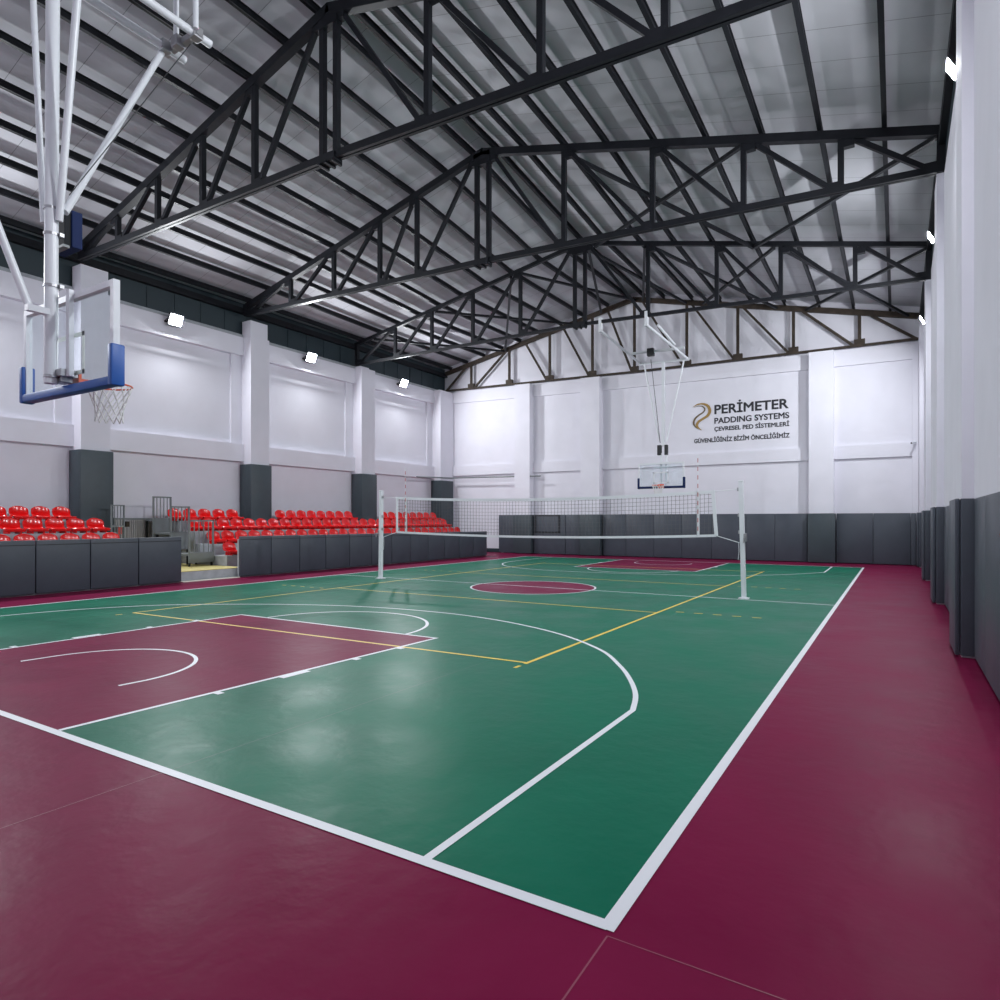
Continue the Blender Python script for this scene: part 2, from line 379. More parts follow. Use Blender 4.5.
# rusty gable truss against the far wall
T = GT; y = T['y']
t = thing('gable_truss', 'rusty brown steel truss standing against the white far wall', 'roof truss', (T['xc'], y, T['b'][1]))
top = lambda x: V((x, y, topz(T, x)-.155)); bot = lambda x: V((x, y, botz(T, x)+.03))
for a, b in ((T['xl'], T['xc']), (T['xc'], T['xr'])):
    MB().bar(top(a), top(b), .14, .22).build('top_chord', 'rust', t)
    MB().bar(bot(a), bot(b), .12, .09).build('bottom_chord', 'rust', t)
gv = [-19.75, -17.20, -14.68, -12.22, -9.97, -7.38, -5.06, -2.73, -.20]
for x in gv:
    MB().bar(bot(x), top(x), .12, .10, (0,1,0)).build('vertical_post', 'rust', t)
    MB().box(x-.20, x+.20, y-.07, y+.07, bot(x).z+.03, bot(x).z+.26).build('gusset_plate', 'rust', t)
def gd(a, b): MB().bar(top(a), bot(b), .10, .10, (0,1,0)).build('diagonal_brace', 'rust', t)
gd(-20.0, -21.5); gd(-17.3, -19.55)
for a, b in ((-16.2,-14.85),(-13.9,-12.4),(-11.4,-10.1),(-9.6,-7.55),(-7.2,-5.2),(-4.9,-2.9),(-2.5,-.4),(.05,1.8)): gd(a, b)
# purlins: continuous along the hall, each a thing
def purlin(x, label):
    m_ = MB(); ys = [YB+.03, 7.8, 14.2, 20.6, YF-.02]
    for a, b in zip(ys, ys[1:]):
        za, zb = roofz(x, a)+.02, roofz(x, b)+.02
        for (w, h, dz) in ((.035, .18, .09), (.10, .025, .0125), (.10, .025, .1675)):
            m_.bar((x, a, za+dz), (x, b, zb+dz), w, h)
    o = m_.build('purlin', 'steel'); return tag(o, label, 'purlin', group='purlins under the roof panels')
PL = [-10.32, -11.42, -12.78, -14.05, -15.35, -16.58, -17.75, -18.97, -20.15, -21.3]
PR = [-9.52, -8.53, -7.16, -5.86, -4.48, -3.09, -1.72, -.42, .89]
for side, L in (('slope above the seats', PL), ('slope away from the seats', PR)):
    for i, x in enumerate(L):
        purlin(x, 'black purlin on the %s, %s' % (side, 'nearest the ridge' if i == 0 else ORD[i]+' below the ridge'))
# roof bracing rods
def brace(p, q, label):
    (x0, y0), (x1, y1) = p, q
    tag(MB().bar((x0, y0, roofz(x0,y0)-.20), (x1, y1, roofz(x1,y1)-.20), .10, .10).build('roof_brace', 'steel'), label, 'roof brace', 'diagonal braces between trusses')
brace((-7.12,14.2), (-3.05,20.6), 'diagonal roof brace from the middle truss just beyond its ridge post')
brace((1.9,14.2), (-3.05,20.6), 'diagonal roof brace from the middle truss at the wall opposite the seats')
brace((-2.14,14.2), (-8.9,20.6), 'diagonal roof brace crossing toward the ridge of the far truss')
for a, b, l in ((-12.25,-9.9,'from the seat side up to the gable peak'), (-9.4,-7.4,'from the far truss ridge down away from the seats'), (-6.6,-3.4,'second beyond the ridge, away from the seats'),
                (-9.2,-11.7,'from its ridge to the seat side of the gable'), (-6.9,-9.5,'crossing back to the gable peak'), (-12.7,-17.4,'falling steeply on the seat-side slope'),
                (-16.7,-13.3,'rising on the seat-side slope toward the gable'), (-20.4,-17.5,'lowest on the seat-side slope'), (-2.4,-6.6,'rising on the slope away from the seats'),
                (-2.2,1.5,'falling to the gable corner opposite the seats'), (1.9,-2.2,'rising from the wall opposite the seats')):
    brace((a,20.6), (b,27.9), 'dark brace behind the far truss, '+l)

# ------------------------------------------------------------------ wall pads
def pad(name, x0, x1, y0, y1, z0, z1, label, cat, group, m='pad', r=.022, flap=None):
    b = MB().rbox(x0, x1, y0, y1, z0, z1, r)
    o = b.build(name, m, smooth=True); tag(o, label, cat, group)
    if flap:
        f = MB().box(*flap).build('seam_fold', 'padedge', o)
    return o
# padded barrier in front of the stands
ys = [8.43, 7.17, 5.92, 4.67, 3.42]
for i in range(4):
    pad('barrier_pad', -16.78, -16.70, ys[i+1]+.008, ys[i]-.008, .035, 1.34, 'dark grey pad on the short seat barrier, %s from the aisle gap' % ORD[i], 'wall pad', 'barrier pads before the near stand',
        flap=(-16.704, -16.695, ys[i+1]+.02, ys[i]-.02, 1.215, 1.235))
n2 = 12; ys = [10.39+i*(24.93-10.39)/n2 for i in range(n2+1)]
for i in range(n2):
    pad('barrier_pad', -16.78, -16.70, ys[i]+.008, ys[i+1]-.008, .035, 1.31-i*.005, 'dark grey pad on the long seat barrier, %s from the aisle gap' % ORD[i], 'wall pad', 'barrier pads before the far stand',
        flap=(-16.704, -16.695, ys[i]+.02, ys[i+1]-.02, 1.195-i*.005, 1.215-i*.005))
# pillar pads on the stand side
pn = ['beside the hanging hoop', 'just past the aisle stairs', 'behind the slim net post', 'in the far corner by the seats']
for i, (y0, y1) in enumerate(PY):
    t = thing('pillar_pad', 'dark grey pad wrapped around the wall pillar '+pn[i], 'pillar pad', (-21.1, y0, .7), 'pads on the pillars behind the seats')
    y1b = min(y1+.06, 28.1)
    MB().rbox(-21.16, -21.09, y0-.05, y1b, .9, 4.10, .02).build('front_panel', 'pad2', t, smooth=True)
    MB().rbox(-21.80, -21.155, y0-.06, y0-.003, .9, 4.10, .015).build('side_panel', 'pad2', t, smooth=True)
    if i < 3: MB().rbox(-21.80, -21.155, y1+.003, y1+.06, .9, 4.10, .015).build('side_panel', 'pad2', t, smooth=True)
# pads on the far wall
fx = [(-17.83,-16.78,0,0),(-16.76,-15.66,1,0),(-15.62,-13.72,0,0),(-13.70,-12.84,0,0),(-12.80,-11.66,1,0),(-11.60,-10.38,0,0),(-10.37,-8.96,0,0),(-8.95,-7.60,0,0),(-7.59,-6.21,0,0),(-6.20,-4.69,0,0),(-4.68,-3.48,0,0),(-3.47,-2.16,0,0),(-2.13,-1.08,1,0),(-1.05,.29,0,0),(.30,1.60,0,0),(1.61,1.78,0,0)]
for i, (a, b, p, _) in enumerate(fx):
    lab = 'dark grey %s on the far wall, %s from the seat side' % ('pad over a pillar' if p else ('narrow floor-length pad' if b-a < 1 else 'floor-length pad'), ORD[i])
    pad('wall_pad', a, b, 27.66 if p else 27.90, 28.08, .03, 2.11, lab, 'wall pad', 'pads along the far wall', 'pad2' if p else 'pad', r=.016)
# dark outlined hatch on the far pads
h = thing('wall_hatch', 'square dark-framed hatch set into the far wall pads behind the net', 'hatch', (-14.8, 27.9, 1.15))
hm = MB()
for q in ((-15.55,-15.45,1.15,2.09),(-14.12,-14.02,1.15,2.09),(-15.55,-14.02,1.13,1.22),(-15.55,-14.02,2.03,2.10)): hm.box(q[0], q[1], 27.885, 27.925, q[2], q[3])
hm.build('hatch_frame', 'padedge', h)
MB().box(-15.45, -14.12, 27.905, 27.925, 1.22, 2.03).build('hatch_panel', 'pad', h)
# right wall: flat pads between pillar pads
bays = [('the nearest bay', 4.05, 7.70, 3), ('the second bay', 8.82, 14.10, 4), ('the third bay', 15.20, 20.45, 4), ('the far corner bay', 21.60, 26.85, 4)]
for nm, a, b, n in bays:
    for i in range(n):
        y0 = lerp(b, a, (i+1)/n) if nm.startswith('the nearest') else lerp(a, b, i/n)
        y1 = lerp(b, a, i/n) if nm.startswith('the nearest') else lerp(a, b, (i+1)/n)
        pad('wall_pad', 2.0, 2.095, y0+.005, y1-.005, .03, 2.12, 'dark grey pad opposite the seats in %s, %s from its pillar' % (nm, ORD[i]), 'wall pad', 'pads along the wall opposite the seats', r=.014)
rn = ['the nearest and largest', 'second along the wall', 'third along the wall', 'in the far corner']
for i, (y0, y1) in enumerate([*PY[:3], (26.95, 27.85)]):
    t = thing('pillar_pad', 'dark grey pillar pad on the wall opposite the seats, '+rn[i], 'pillar pad', (1.9, y0, 0), 'pillar pads opposite the seats')
    MB().rbox(1.79, 1.85, y0-.055, y1+.055, .03, 2.12, .018).build('front_panel', 'pad', t, smooth=True)
    MB().rbox(1.853, 2.10, y0-.055, y0-.003, .03, 2.12, .012).build('side_panel', 'pad', t, smooth=True)
    MB().rbox(1.853, 2.10, y1+.003, y1+.055, .03, 2.12, .012).build('side_panel', 'pad', t, smooth=True)

# ------------------------------------------------------------------ grandstands and seats
RX = [-18.40, -19.30, -20.15, -21.00]; RZ = [.63, 1.00, 1.44, 1.80]
def stand(y0, y1, label):
    t = thing('grandstand', label, 'grandstand', (-19.5, (y0+y1)/2, 0), 'grey stepped stands')
    for r in range(4):
        xf = RX[r]+.46; xb = RX[r+1]+.46 if r < 3 else -21.08
        MB().box(xb, xf, y0, y1, 0, RZ[r]-.07).build('tier', 'concrete', t)
        MB().box(xb+.002, xf+.012, y0-.01, y1+.01, RZ[r]-.07, RZ[r]).build('deck', 'concrete', t)
stand(YB+.05, 8.12, 'grey concrete stepped stand behind the short padded barrier')
stand(10.80, 26.4, 'grey concrete stepped stand behind the long padded barrier')
# one bucket seat, facing +x
def seat_mesh():
    # profile: (u forward, z, half width, side rise, side forward)
    prof = [(.385,.055,.245,.0,.0),(.405,.10,.255,.0,.0),(.40,.135,.26,.004,.0),(.34,.132,.255,.02,.0),(.24,.115,.245,.04,.0),(.13,.108,.24,.05,.01),(.05,.125,.24,.05,.02),(.005,.18,.246,.03,.035),(-.02,.25,.252,.012,.045),
            (-.035,.32,.25,-.002,.05),(-.045,.385,.236,-.02,.045),(-.05,.428,.205,-.032,.035),(-.052,.452,.155,-.03,.02),(-.06,.457,.14,-.028,.01),(-.075,.435,.15,-.028,.02)]
    n = 12; b = MB(); rows = []
    for u, z, w, sr, sf in prof:
        row = []
        for k in range(n+1):
            t = -1+2*k/n; a = abs(t)
            row.append(len(b.v)); b.v.append((u+sf*a**2.2, t*w, z+sr*a**2.5))
        rows.append(row)
    for i in range(len(rows)-1):
        for k in range(n): b.f.append([rows[i][k], rows[i+1][k], rows[i+1][k+1], rows[i][k+1]]); b.mi.append(0)
    me_o = b.build('seat_shell', 'seat', smooth=True)
    md = me_o.modifiers.new('thick', 'SOLIDIFY'); md.thickness = .014; md.offset = -1
    return me_o
shell = seat_mesh()
dg = bpy.context.evaluated_depsgraph_get()
shell_me = bpy.data.meshes.new_from_object(shell.evaluated_get(dg)); shell_me.name = 'seat_shell'
shell_me.materials.clear(); shell_me.materials.append(M['seat'])
bpy.data.objects.remove(shell)
foot = MB().rbox(.02, .38, -.02, .02, .002, .115, .006)
foot_o = foot.build('seat_bracket', 'seat'); foot_me = foot_o.data; bpy.data.objects.remove(foot_o)
def seat(r, y, label, group):
    t = thing('stadium_seat', label, 'seat', (RX[r], y, RZ[r]), group)
    for nm, me, dy in (('shell', shell_me, 0), ('mounting_bracket', foot_me, -.14), ('mounting_bracket', foot_me, .14)):
        o = bpy.data.objects.new(nm, me); COL.objects.link(o); o.parent = t; o.location = (0, dy, 0)
    return t
rowname = ['bottom row', 'second row', 'third row', 'top row']
def run(r, ys, where, group):
    for i, y in enumerate(ys): seat(r, y, 'red bucket seat in the %s %s' % (rowname[r], where % ORD[i]), group)
near = 'seats on the near stand'; far = 'seats on the far stand'
run(3, [7.15-.57*k for k in range(4)], 'of the short stand, %s from the padded pillar', near)
run(2, [7.73-.57*k for k in range(5)], 'of the short stand, %s from the aisle end', near)
run(1, [7.77-.575*k for k in range(6)], 'of the short stand, %s from the aisle end', near)
run(3, [10.83+.592*k for k in range(5)], 'of the long stand, %s from the aisle stairs', far)
run(3, [15.5+.565*k for k in range(8)], 'of the long stand, %s past the first pillar', far)
run(3, [21.95+.58*k for k in range(8)], 'of the long stand, %s past the second pillar', far)
run(2, [11.06+.5686*k for k in range(27)], 'of the long stand, %s from the aisle stairs', far)
run(1, [11.22+.567*k for k in range(27)], 'of the long stand, %s from the aisle stairs', far)
run(0, [11.21], 'of the long stand, %s by the aisle gap', far)

# ------------------------------------------------------------------ aisle: platform, steel steps with guard rails, gate
t = thing('aisle_platform', 'raised yellow-topped platform with a grey riser in the gap between barriers', 'platform', (-18.5, 9.5, 0))
MB().box(-21.08, -16.95, 8.16, 10.76, .004, .285).box(-21.55, -21.08, 8.82, 10.76, .004, .285).build('riser', 'concrete', t)
MB().box(-21.08, -16.94, 8.15, 10.77, .285, .30).box(-21.55, -21.08, 8.81, 10.77, .285, .30).build('platform_top', 'yfloor', t)
tag(MB().box(-16.94, -16.66, 8.45, 10.37, 0, .02).build('threshold_strip', 'cream'), 'pale threshold strip on the floor across the aisle gap', 'threshold')
def steps(x, y0, y1, zt, zb, zp, label, xb):
    t = thing('steel_step', label, 'step', (x, (y0+y1)/2, .3), 'steel steps with guard rails in the aisle')
    f = MB()
    for y in (y0, y1): f.box(x-.025, x+.025, y-.025, y+.025, zp, zt)
    f.box(x-.025, x+.025, y0, y1, zt-.05, zt)
    f.build('rail_frame', 'greymetal', t)
    n = 4
    for k in range(1, n+1):
        y = lerp(y0, y1, k/(n+1)); MB().box(x-.012, x+.012, y-.012, y+.012, zb, zt-.04).build('baluster', 'greymetal', t)
    MB().rbox(x-.03, x+.02, y0-.02, y1+.02, zp, zb, .008).box(x+.015, x+.03, y0, y1, zb-.10, zb-.02).build('skirt_panel', 'greymetal', t)
    MB().box(xb, x-.031, y0, y1, zb-.1, zb-.04).build('tread', 'greymetal', t)
    for y in (y0+.03, y1-.03): MB().box(x-.06, x-.02, y-.03, y+.03, .302, zp+.05).build('support_leg', 'dark', t)
    for y in (y0+.03, y1-.03): MB().box(xb+.02, xb+.08, y-.03, y+.03, .302, zb-.1).build('support_leg', 'dark', t)
steps(-20.75, 9.93, 10.55, 2.65, 1.90, .9, 'tallest grey guard rail with a sheet skirt at the back of the aisle', -21.25)
steps(-19.70, 9.92, 10.57, 2.30, 1.44, .82, 'middle grey guard rail on its steel step in the aisle', -20.6)
steps(-18.60, 9.88, 10.74, 1.83, .76, .42, 'lowest grey guard rail on its steel step at the front of the aisle', -19.55)
t = thing('guard_rail', 'small dark grey guard rail at the end of the short stand by the pillar', 'guard rail', (-20.6, 8.66, .3))
f = MB()
for y in (8.45, 8.85): f.box(-20.625, -20.575, y-.02, y+.02, .30, 2.33)
f.box(-20.625, -20.575, 8.45, 8.85, 2.29, 2.33).box(-20.62, -20.58, 8.45, 8.85, 1.60, 1.66).build('rail_frame', 'greymetal', t)
for y in (8.55, 8.65, 8.75): MB().box(-20.61, -20.59, y-.01, y+.01, 1.2, 2.30).build('baluster', 'greymetal', t)
t = thing('sheet_metal_gate', 'low light grey ribbed metal gate against the wall at the back of the aisle', 'gate', (-21.4, 9.6, .3))
f = MB().box(-21.45, -21.40, 8.95, 10.3, .30, 1.85)
for k in range(17): f.box(-21.40, -21.375, 9.0+k*.075, 9.03+k*.075, .32, 1.83)
f.build('gate_panel', 'lightmetal', t)
MB().box(-21.46, -21.37, 8.93, 10.32, 1.85, 1.90).build('top_rail', 'greymetal', t)
MB().box(-21.375, -21.30, 9.30, 9.42, 1.60, 1.78).build('latch_box', 'rust', t)
tag(MB().box(-21.33, -21.31, 9.02, 9.17, 1.35, 1.62).build('red_notice', 'redsign'), 'small red notice on the ribbed metal gate in the aisle', 'sign')

# ------------------------------------------------------------------ volleyball net
PA, PB = V((-12.61, 12.44, 0)), V((-1.90, 13.0, 0))
def ny(x): return lerp(PA.y, PB.y, (x-PA.x)/(PB.x-PA.x))
def post(loc, lean, label, side):
    t = thing('net_post', label, 'net post', loc, 'volleyball net posts')
    b = V(loc); q = b+V((lean, 0, 2.74))
    MB().bar(b, q, .098, .098, (0,1,0)).build('pole', 'whitemetal', t)
    MB().rbox(b.x-.11, b.x+.11, b.y-.11, b.y+.11, 0, .025, .008).build('base_plate', 'whitemetal', t)
    s = side
    for z in (2.55, 1.95, 1.55): 
        p = b.lerp(q, z/2.74); MB().rbox(p.x+s*.055-.03, p.x+s*.055+.03, p.y-.04, p.y+.04, z-.04, z+.04, .008).build('rope_cleat', 'zinc', t)
    w = MB(); p = b.lerp(q, 1.42/2.74); w.rbox(p.x-s*.06-.035, p.x-s*.06+.035, p.y-.05, p.y+.05, 1.33, 1.52, .01); w.tube([(p.x-s*.06, p.y-.05, 1.42), (p.x-s*.06, p.y-.16, 1.42), (p.x-s*.06, p.y-.16, 1.30)], .012, 8)
    w.build('winch', 'zinc', t)
    MB().rbox(q.x-.054, q.x+.054, q.y-.054, q.y+.054, 2.72, 2.755, .008).build('end_cap', 'whitemetal', t)
    return q
qa = post(tuple(PA), .03, 'slim white net post standing before the padded seat barrier', 1)
qb = post(tuple(PB), -.07, 'thick white net post standing before the far wall pads', -1)
XA, XB = -11.97, -2.60
def sag(x): t = (x-(XA+XB)/2)/((XB-XA)/2); return .12*(1-t*t)
def nz0(x): return 1.46-sag(x)*.75
def nz1(x): return 2.545-sag(x)
net = thing('volleyball_net', 'volleyball net with white tapes stretched between the two white posts', 'net', (-7.4, 12.72, 1.4))
nm = MB(); NX = 96; c = .0032
P = lambda x, z: V((x, ny(x), z))
for k in range(NX+1):
    x = lerp(XA, XB, k/NX); nm.bar(P(x, nz0(x)), P(x, nz1(x)), c*2, c*2, (0,1,0))
for j in range(1, 11):
    for k in range(24):
        x0, x1 = lerp(XA, XB, k/24), lerp(XA, XB, (k+1)/24)
        nm.bar(P(x0, lerp(nz0(x0), nz1(x0), j/11)), P(x1, lerp(nz0(x1), nz1(x1), j/11)), c*2, c*2)
o = nm.build('mesh_net', 'netcord', net)
def band(name, z0f, z1f, xa, xb, n=32):
    b = MB()
    for k in range(n):
        x0, x1 = lerp(xa, xb, k/n), lerp(xa, xb, (k+1)/n)
        q = []
        for z0_, z1_ in ((z0f, z1f),):
            q = [(x0,ny(x0)-.008,z0_(x0)),(x1,ny(x1)-.008,z0_(x1)),(x1,ny(x1)+.008,z0_(x1)),(x0,ny(x0)+.008,z0_(x0)),(x0,ny(x0)-.008,z1_(x0)),(x1,ny(x1)-.008,z1_(x1)),(x1,ny(x1)+.008,z1_(x1)),(x0,ny(x0)+.008,z1_(x0))]
        b.hexa(q)
    return b.build(name, 'tape', net)
band('top_tape', lambda x: nz1(x)-.075, nz1, XA, XB)
band('bottom_tape', lambda x: nz0(x)-.03, lambda x: nz0(x)+.03, XA, XB+.08)
def vtape(x, w, dx=0):
    z0, z1 = nz0(x), nz1(x); MB().hexa([(x+dx-w/2,ny(x)-.012,z0),(x+dx+w/2,ny(x)-.012,z0),(x+dx+w/2,ny(x)+.012,z0),(x+dx-w/2,ny(x)+.012,z0),(x-w/2,ny(x)-.012,z1),(x+w/2,ny(x)-.012,z1),(x+w/2,ny(x)+.012,z1),(x-w/2,ny(x)+.012,z1)]).build('side_tape', 'tape', net)
vtape(XA, .07); vtape(XB, .08, .08); vtape(-11.63, .06); vtape(-2.94, .06)
for p, q in (((XA,nz1(XA)-.03),(PA.x+.1,2.55)), ((XA,nz0(XA)),(PA.x+.1,1.30)), ((XB,nz1(XB)-.03),(PB.x-.13,2.55)), ((XB+.08,nz0(XB)),(PB.x-.1,1.30))):
    MB().tube([P(*p), P(*q)], .008, 6).build('guy_rope', 'tape', net)
for p in (PA.x+.12, PB.x-.12):
    MB().tube([P(p, 1.30), P(p+.01, 1.1), P(p-.01, .9)], .006, 6).build('loose_rope_end', 'tape', net)
def antenna(x, label):
    a = MB()
    for k in range(19):
        a.m('bred' if k % 2 else 'tape'); z = lerp(1.47, 3.42, k/19); a.tube([(x, ny(x)-.03, z), (x, ny(x)-.03, z+1.95/19)], .0085, 8)
    tag(a.build('net_antenna'), label, 'net antenna', 'red and white antennas on the net')
antenna(-11.63, 'thin red and white antenna on the net near the slim post by the seats')
antenna(-2.94, 'thin red and white antenna on the net near the thick post')

# ------------------------------------------------------------------ basketball hoops
def tubes(name, pts, r, parent, m='whitemetal', n=12): return MB().tube(pts, r, n).build(name, m, parent, smooth=True)
def backboard(t, x0, x1, yb, yf, z0, z1, blue, s):
    """glass board between yb (rear) and yf (front, where the rim is); s=+1 when the rim points to +y."""
    ya, yz = min(yb, yf), max(yb, yf)
    fr = MB(); w = .07
    fr.box(x0,x0+w,ya,yz,z0,z1).box(x1-w,x1,ya,yz,z0,z1).box(x0+w,x1-w,ya,yz,z1-w,z1).box(x0+w,x1-w,ya,yz,z0,z0+w*.6)
    fr.build('board_frame', 'whitemetal', t)
    ym = (ya+yz)/2
    gb = MB().box(x0+w-.005, x1-w+.005, ym-.008, ym+.008, z0+w*.6-.005, z1-w+.005).build('glass_board', 'glass', t)
    xc = (x0+x1)/2; l = MB(); a, b, c, d = xc-.34, xc+.34, z0+.17, z0+.66; q = .05; yy = yf-s*.012
    y0_, y1_ = ym+s*.009, ym+s*.014; y0_, y1_ = min(y0_, y1_), max(y0_, y1_)
    l.box(a,a+q,y0_,y1_,c,d).box(b-q,b,y0_,y1_,c,d).box(a,b,y0_,y1_,d-q,d).box(a,b,y0_,y1_,c,c+q)
    l.build('target_square', 'line' if s > 0 else 'whitemetal', gb)
    ph = .40 if s > 0 else .42
    pd = MB()
    e = .035
    pd.rbox(x0-e+.03, x1+e-.03, ya-e, yz+e, z0-.05, z0+.05, .02).rbox(x0-e, x0+.055, ya-e-.006, yz+e+.006, z0-.056, z0+ph, .02).rbox(x1-.055, x1+e, ya-e-.006, yz+e+.006, z0-.056, z0+ph, .02)
    pd.build('edge_padding', blue, t, smooth=True)
def rim(t, xc, yf, z, s, r=.225):
    yc = yf+s*(.15+r); ring = [(xc+r*math.cos(2*PI*k/28), yc+r*math.sin(2*PI*k/28), z) for k in range(29)]
    ring_o = MB().tube(ring, .011, 8, cap=False).build('rim_ring', 'orange', t, smooth=True)
    b = MB(); ya, yz = sorted((yf, yf+s*.16)); b.box(xc-.09, xc+.09, ya, yz, z-.03, z+.012)
    ya, yz = sorted((yf-s*.01, yf+s*.02)); b.box(xc-.13, xc+.13, ya, yz, z-.11, z+.06)
    b.bar((xc-.08, yf+s*.02, z-.09), (xc-.06, yf+s*.17, z-.01), .02, .02).bar((xc+.08, yf+s*.02, z-.09), (xc+.06, yf+s*.17, z-.01), .02, .02)
    b.build('rim_bracket', 'orange', ring_o)
    nn = 12; lev = [(0, r), (.10, r*.88), (.20, r*.72), (.29, r*.62), (.37, r*.58), (.45, r*.62)]
    cords = MB()
    for k in range(nn):
        for sg in (-1, 1):
            pts = []
            for j, (dz, rr) in enumerate(lev):
                a = 2*PI*(k+sg*.5*j*.999)/nn; pts.append((xc+rr*math.cos(a), yc+rr*math.sin(a), z-dz))
            cords.tube(pts, .0075, 5)
    cords.build('hoop_net', 'cord', ring_o)
# near hoop, hanging from the roof at the near baseline
t = thing('hanging_hoop', 'white ceiling-hung basketball hoop with bright blue board padding at the near end', 'basketball hoop', (-7.22, .9, 3.3))
tubes('mast', [(-7.25,.88,3.42),(-7.19,.88,8.55)], .070, t, n=20)
for z in (3.50, 4.55, 5.15, 5.45): MB().tube([(-7.235,.88,z-.015),(-7.235,.88,z+.015)], .080, 18).box(-7.29,-7.14,.93,.975,z-.02,z+.02).build('mast_clamp', 'zinc', t)
MB().rbox(-7.32,-7.12,.93,1.06,3.44,3.56,.01).box(-7.20,-7.05,.90,1.08,3.50,3.58).build('board_bracket', 'zinc', t)
tubes('side_brace', [(-7.42,.88,5.33),(-7.72,.88,8.5)], .034, t); tubes('side_brace', [(-7.14,.92,5.30),(-6.54,.90,8.5)], .040, t)
tubes('front_brace', [(-7.12,.97,5.42),(-7.72,2.50,8.47)], .042, t)
tubes('rear_brace', [(-7.28,.68,4.24),(-7.45,-.80,8.45)], .042, t)
MB().box(-7.26,-7.18,.62,.90,4.20,4.27).build('rear_bracket', 'whitemetal', t)
tubes('carrier_beam', [(-7.66,-1.0,8.5),(-7.66,2.80,8.5)], .055, t); tubes('carrier_beam', [(-7.06,-1.0,8.5),(-7.06,2.80,8.5)], .055, t)
MB().bar((-7.78,2.58,8.5),(-6.98,2.58,8.5),.08,.08).build('cross_beam', 'zinc', t)
MB().bar((-7.85,.9,8.52),(-6.45,.9,8.52),.08,.08).build('cross_beam', 'whitemetal', t)
MB().bar((-7.75,-.8,8.5),(-6.98,-.8,8.5),.08,.08).build('cross_beam', 'whitemetal', t)
for x, y in ((-7.42,2.52),(-6.97,2.52),(-7.66,-.9),(-7.06,-.9)): tubes('hanger_pole', [(x,y,8.5),(x,y,roofz(x,y)+.30)], .036, t)
tubes('winch_cable', [(-7.25,2.62,8.46),(-7.08,1.0,5.62)], .006, t, 'black', 6)
for x, y in ((-7.66,2.5),(-7.06,2.58),(-7.42,2.55)): MB().rbox(x-.07,x+.07,y-.07,y+.07,8.43,8.58,.01).build('beam_joint', 'zinc', t)
backboard(t, -8.25, -6.14, 1.01, 1.08, 3.36, 4.47, 'blue', 1)
bs = MB().box(-7.06,-6.99,.955,1.01,3.50,4.50); bs.build('board_strut', 'whitemetal', t)
rim(t, -7.20, 1.11, 3.50, 1, .25)
# shot clock on the mast
t = thing('shot_clock', 'dark box-shaped shot clock with a blue edge clamped to the near hoop mast', 'shot clock', (-7.2, 1.1, 5.1))
MB().rbox(-7.64,-7.255,1.03,1.10,5.10,5.50,.008).build('clock_case', 'screen', t)
MB().rbox(-7.66,-7.235,1.101,1.22,5.09,5.53,.01).build('clock_front', 'navy', t)
MB().box(-7.52,-7.20,.99,1.06,5.05,5.08).build('clock_bracket', 'greymetal', t)
# far hoop
t = thing('hanging_hoop', 'far ceiling-hung basketball hoop seen above the net, with navy board padding', 'basketball hoop', (-7.5, 24.9, 3.2))
for (p, q) in (((-8.67,20.62,9.18),(-8.62,25.2,8.80)), ((-6.83,20.62,9.12),(-6.52,25.0,8.75))):
    tubes('carrier_beam', [p, q], .055, t)
    MB().rbox(p[0]-.06,p[0]+.06,p[1]-.10,p[1]+.06,p[2]-.06,p[2]+.50,.01).build('truss_clamp', 'whitemetal', t)
tubes('rear_strut', [(-6.62,21.3,9.25),(-6.55,23.2,8.95)], .05, t)
MB().bar((-8.75,23.9,9.0),(-6.35,23.9,8.95),.09,.10).build('cross_beam', 'whitemetal', t)
MB().bar((-8.65,25.0,8.78),(-6.45,25.0,8.72),.09,.10).build('cross_beam', 'whitemetal', t)
MB().rbox(-7.90,-7.62,23.75,23.98,8.78,9.10,.02).build('winch_motor', 'black', t)
MB().box(-7.62,-7.50,24.90,25.02,5.05,8.72).build('mast', 'whitemetal', t)
tubes('side_brace', [(-8.42,24.95,8.72),(-7.72,24.95,5.25)], .035, t); tubes('side_brace', [(-6.66,24.95,8.68),(-7.42,24.95,5.25)], .035, t)
tubes('winch_cable', [(-8.1,24.9,8.9),(-7.68,24.9,5.2)], .012, t, 'black', 6)
MB().rbox(-7.80,-7.62,24.82,24.98,4.66,5.10,.02).build('mast_pad', 'black', t); MB().rbox(-7.48,-7.34,24.82,24.98,4.66,5.10,.02).build('mast_pad', 'black', t)
MB().box(-7.68,-7.60,24.86,24.94,3.35,4.75).box(-7.46,-7.38,24.86,24.94,3.35,4.75).box(-7.95,-7.15,24.82,24.90,4.12,4.17).box(-7.75,-7.30,24.78,24.90,4.30,4.36).build('board_strut', 'whitemetal', t)
backboard(t, -8.60, -6.58, 24.76, 24.70, 3.25, 4.32, 'navy', -1)
rim(t, -7.57, 24.66, 3.32, -1, .25)

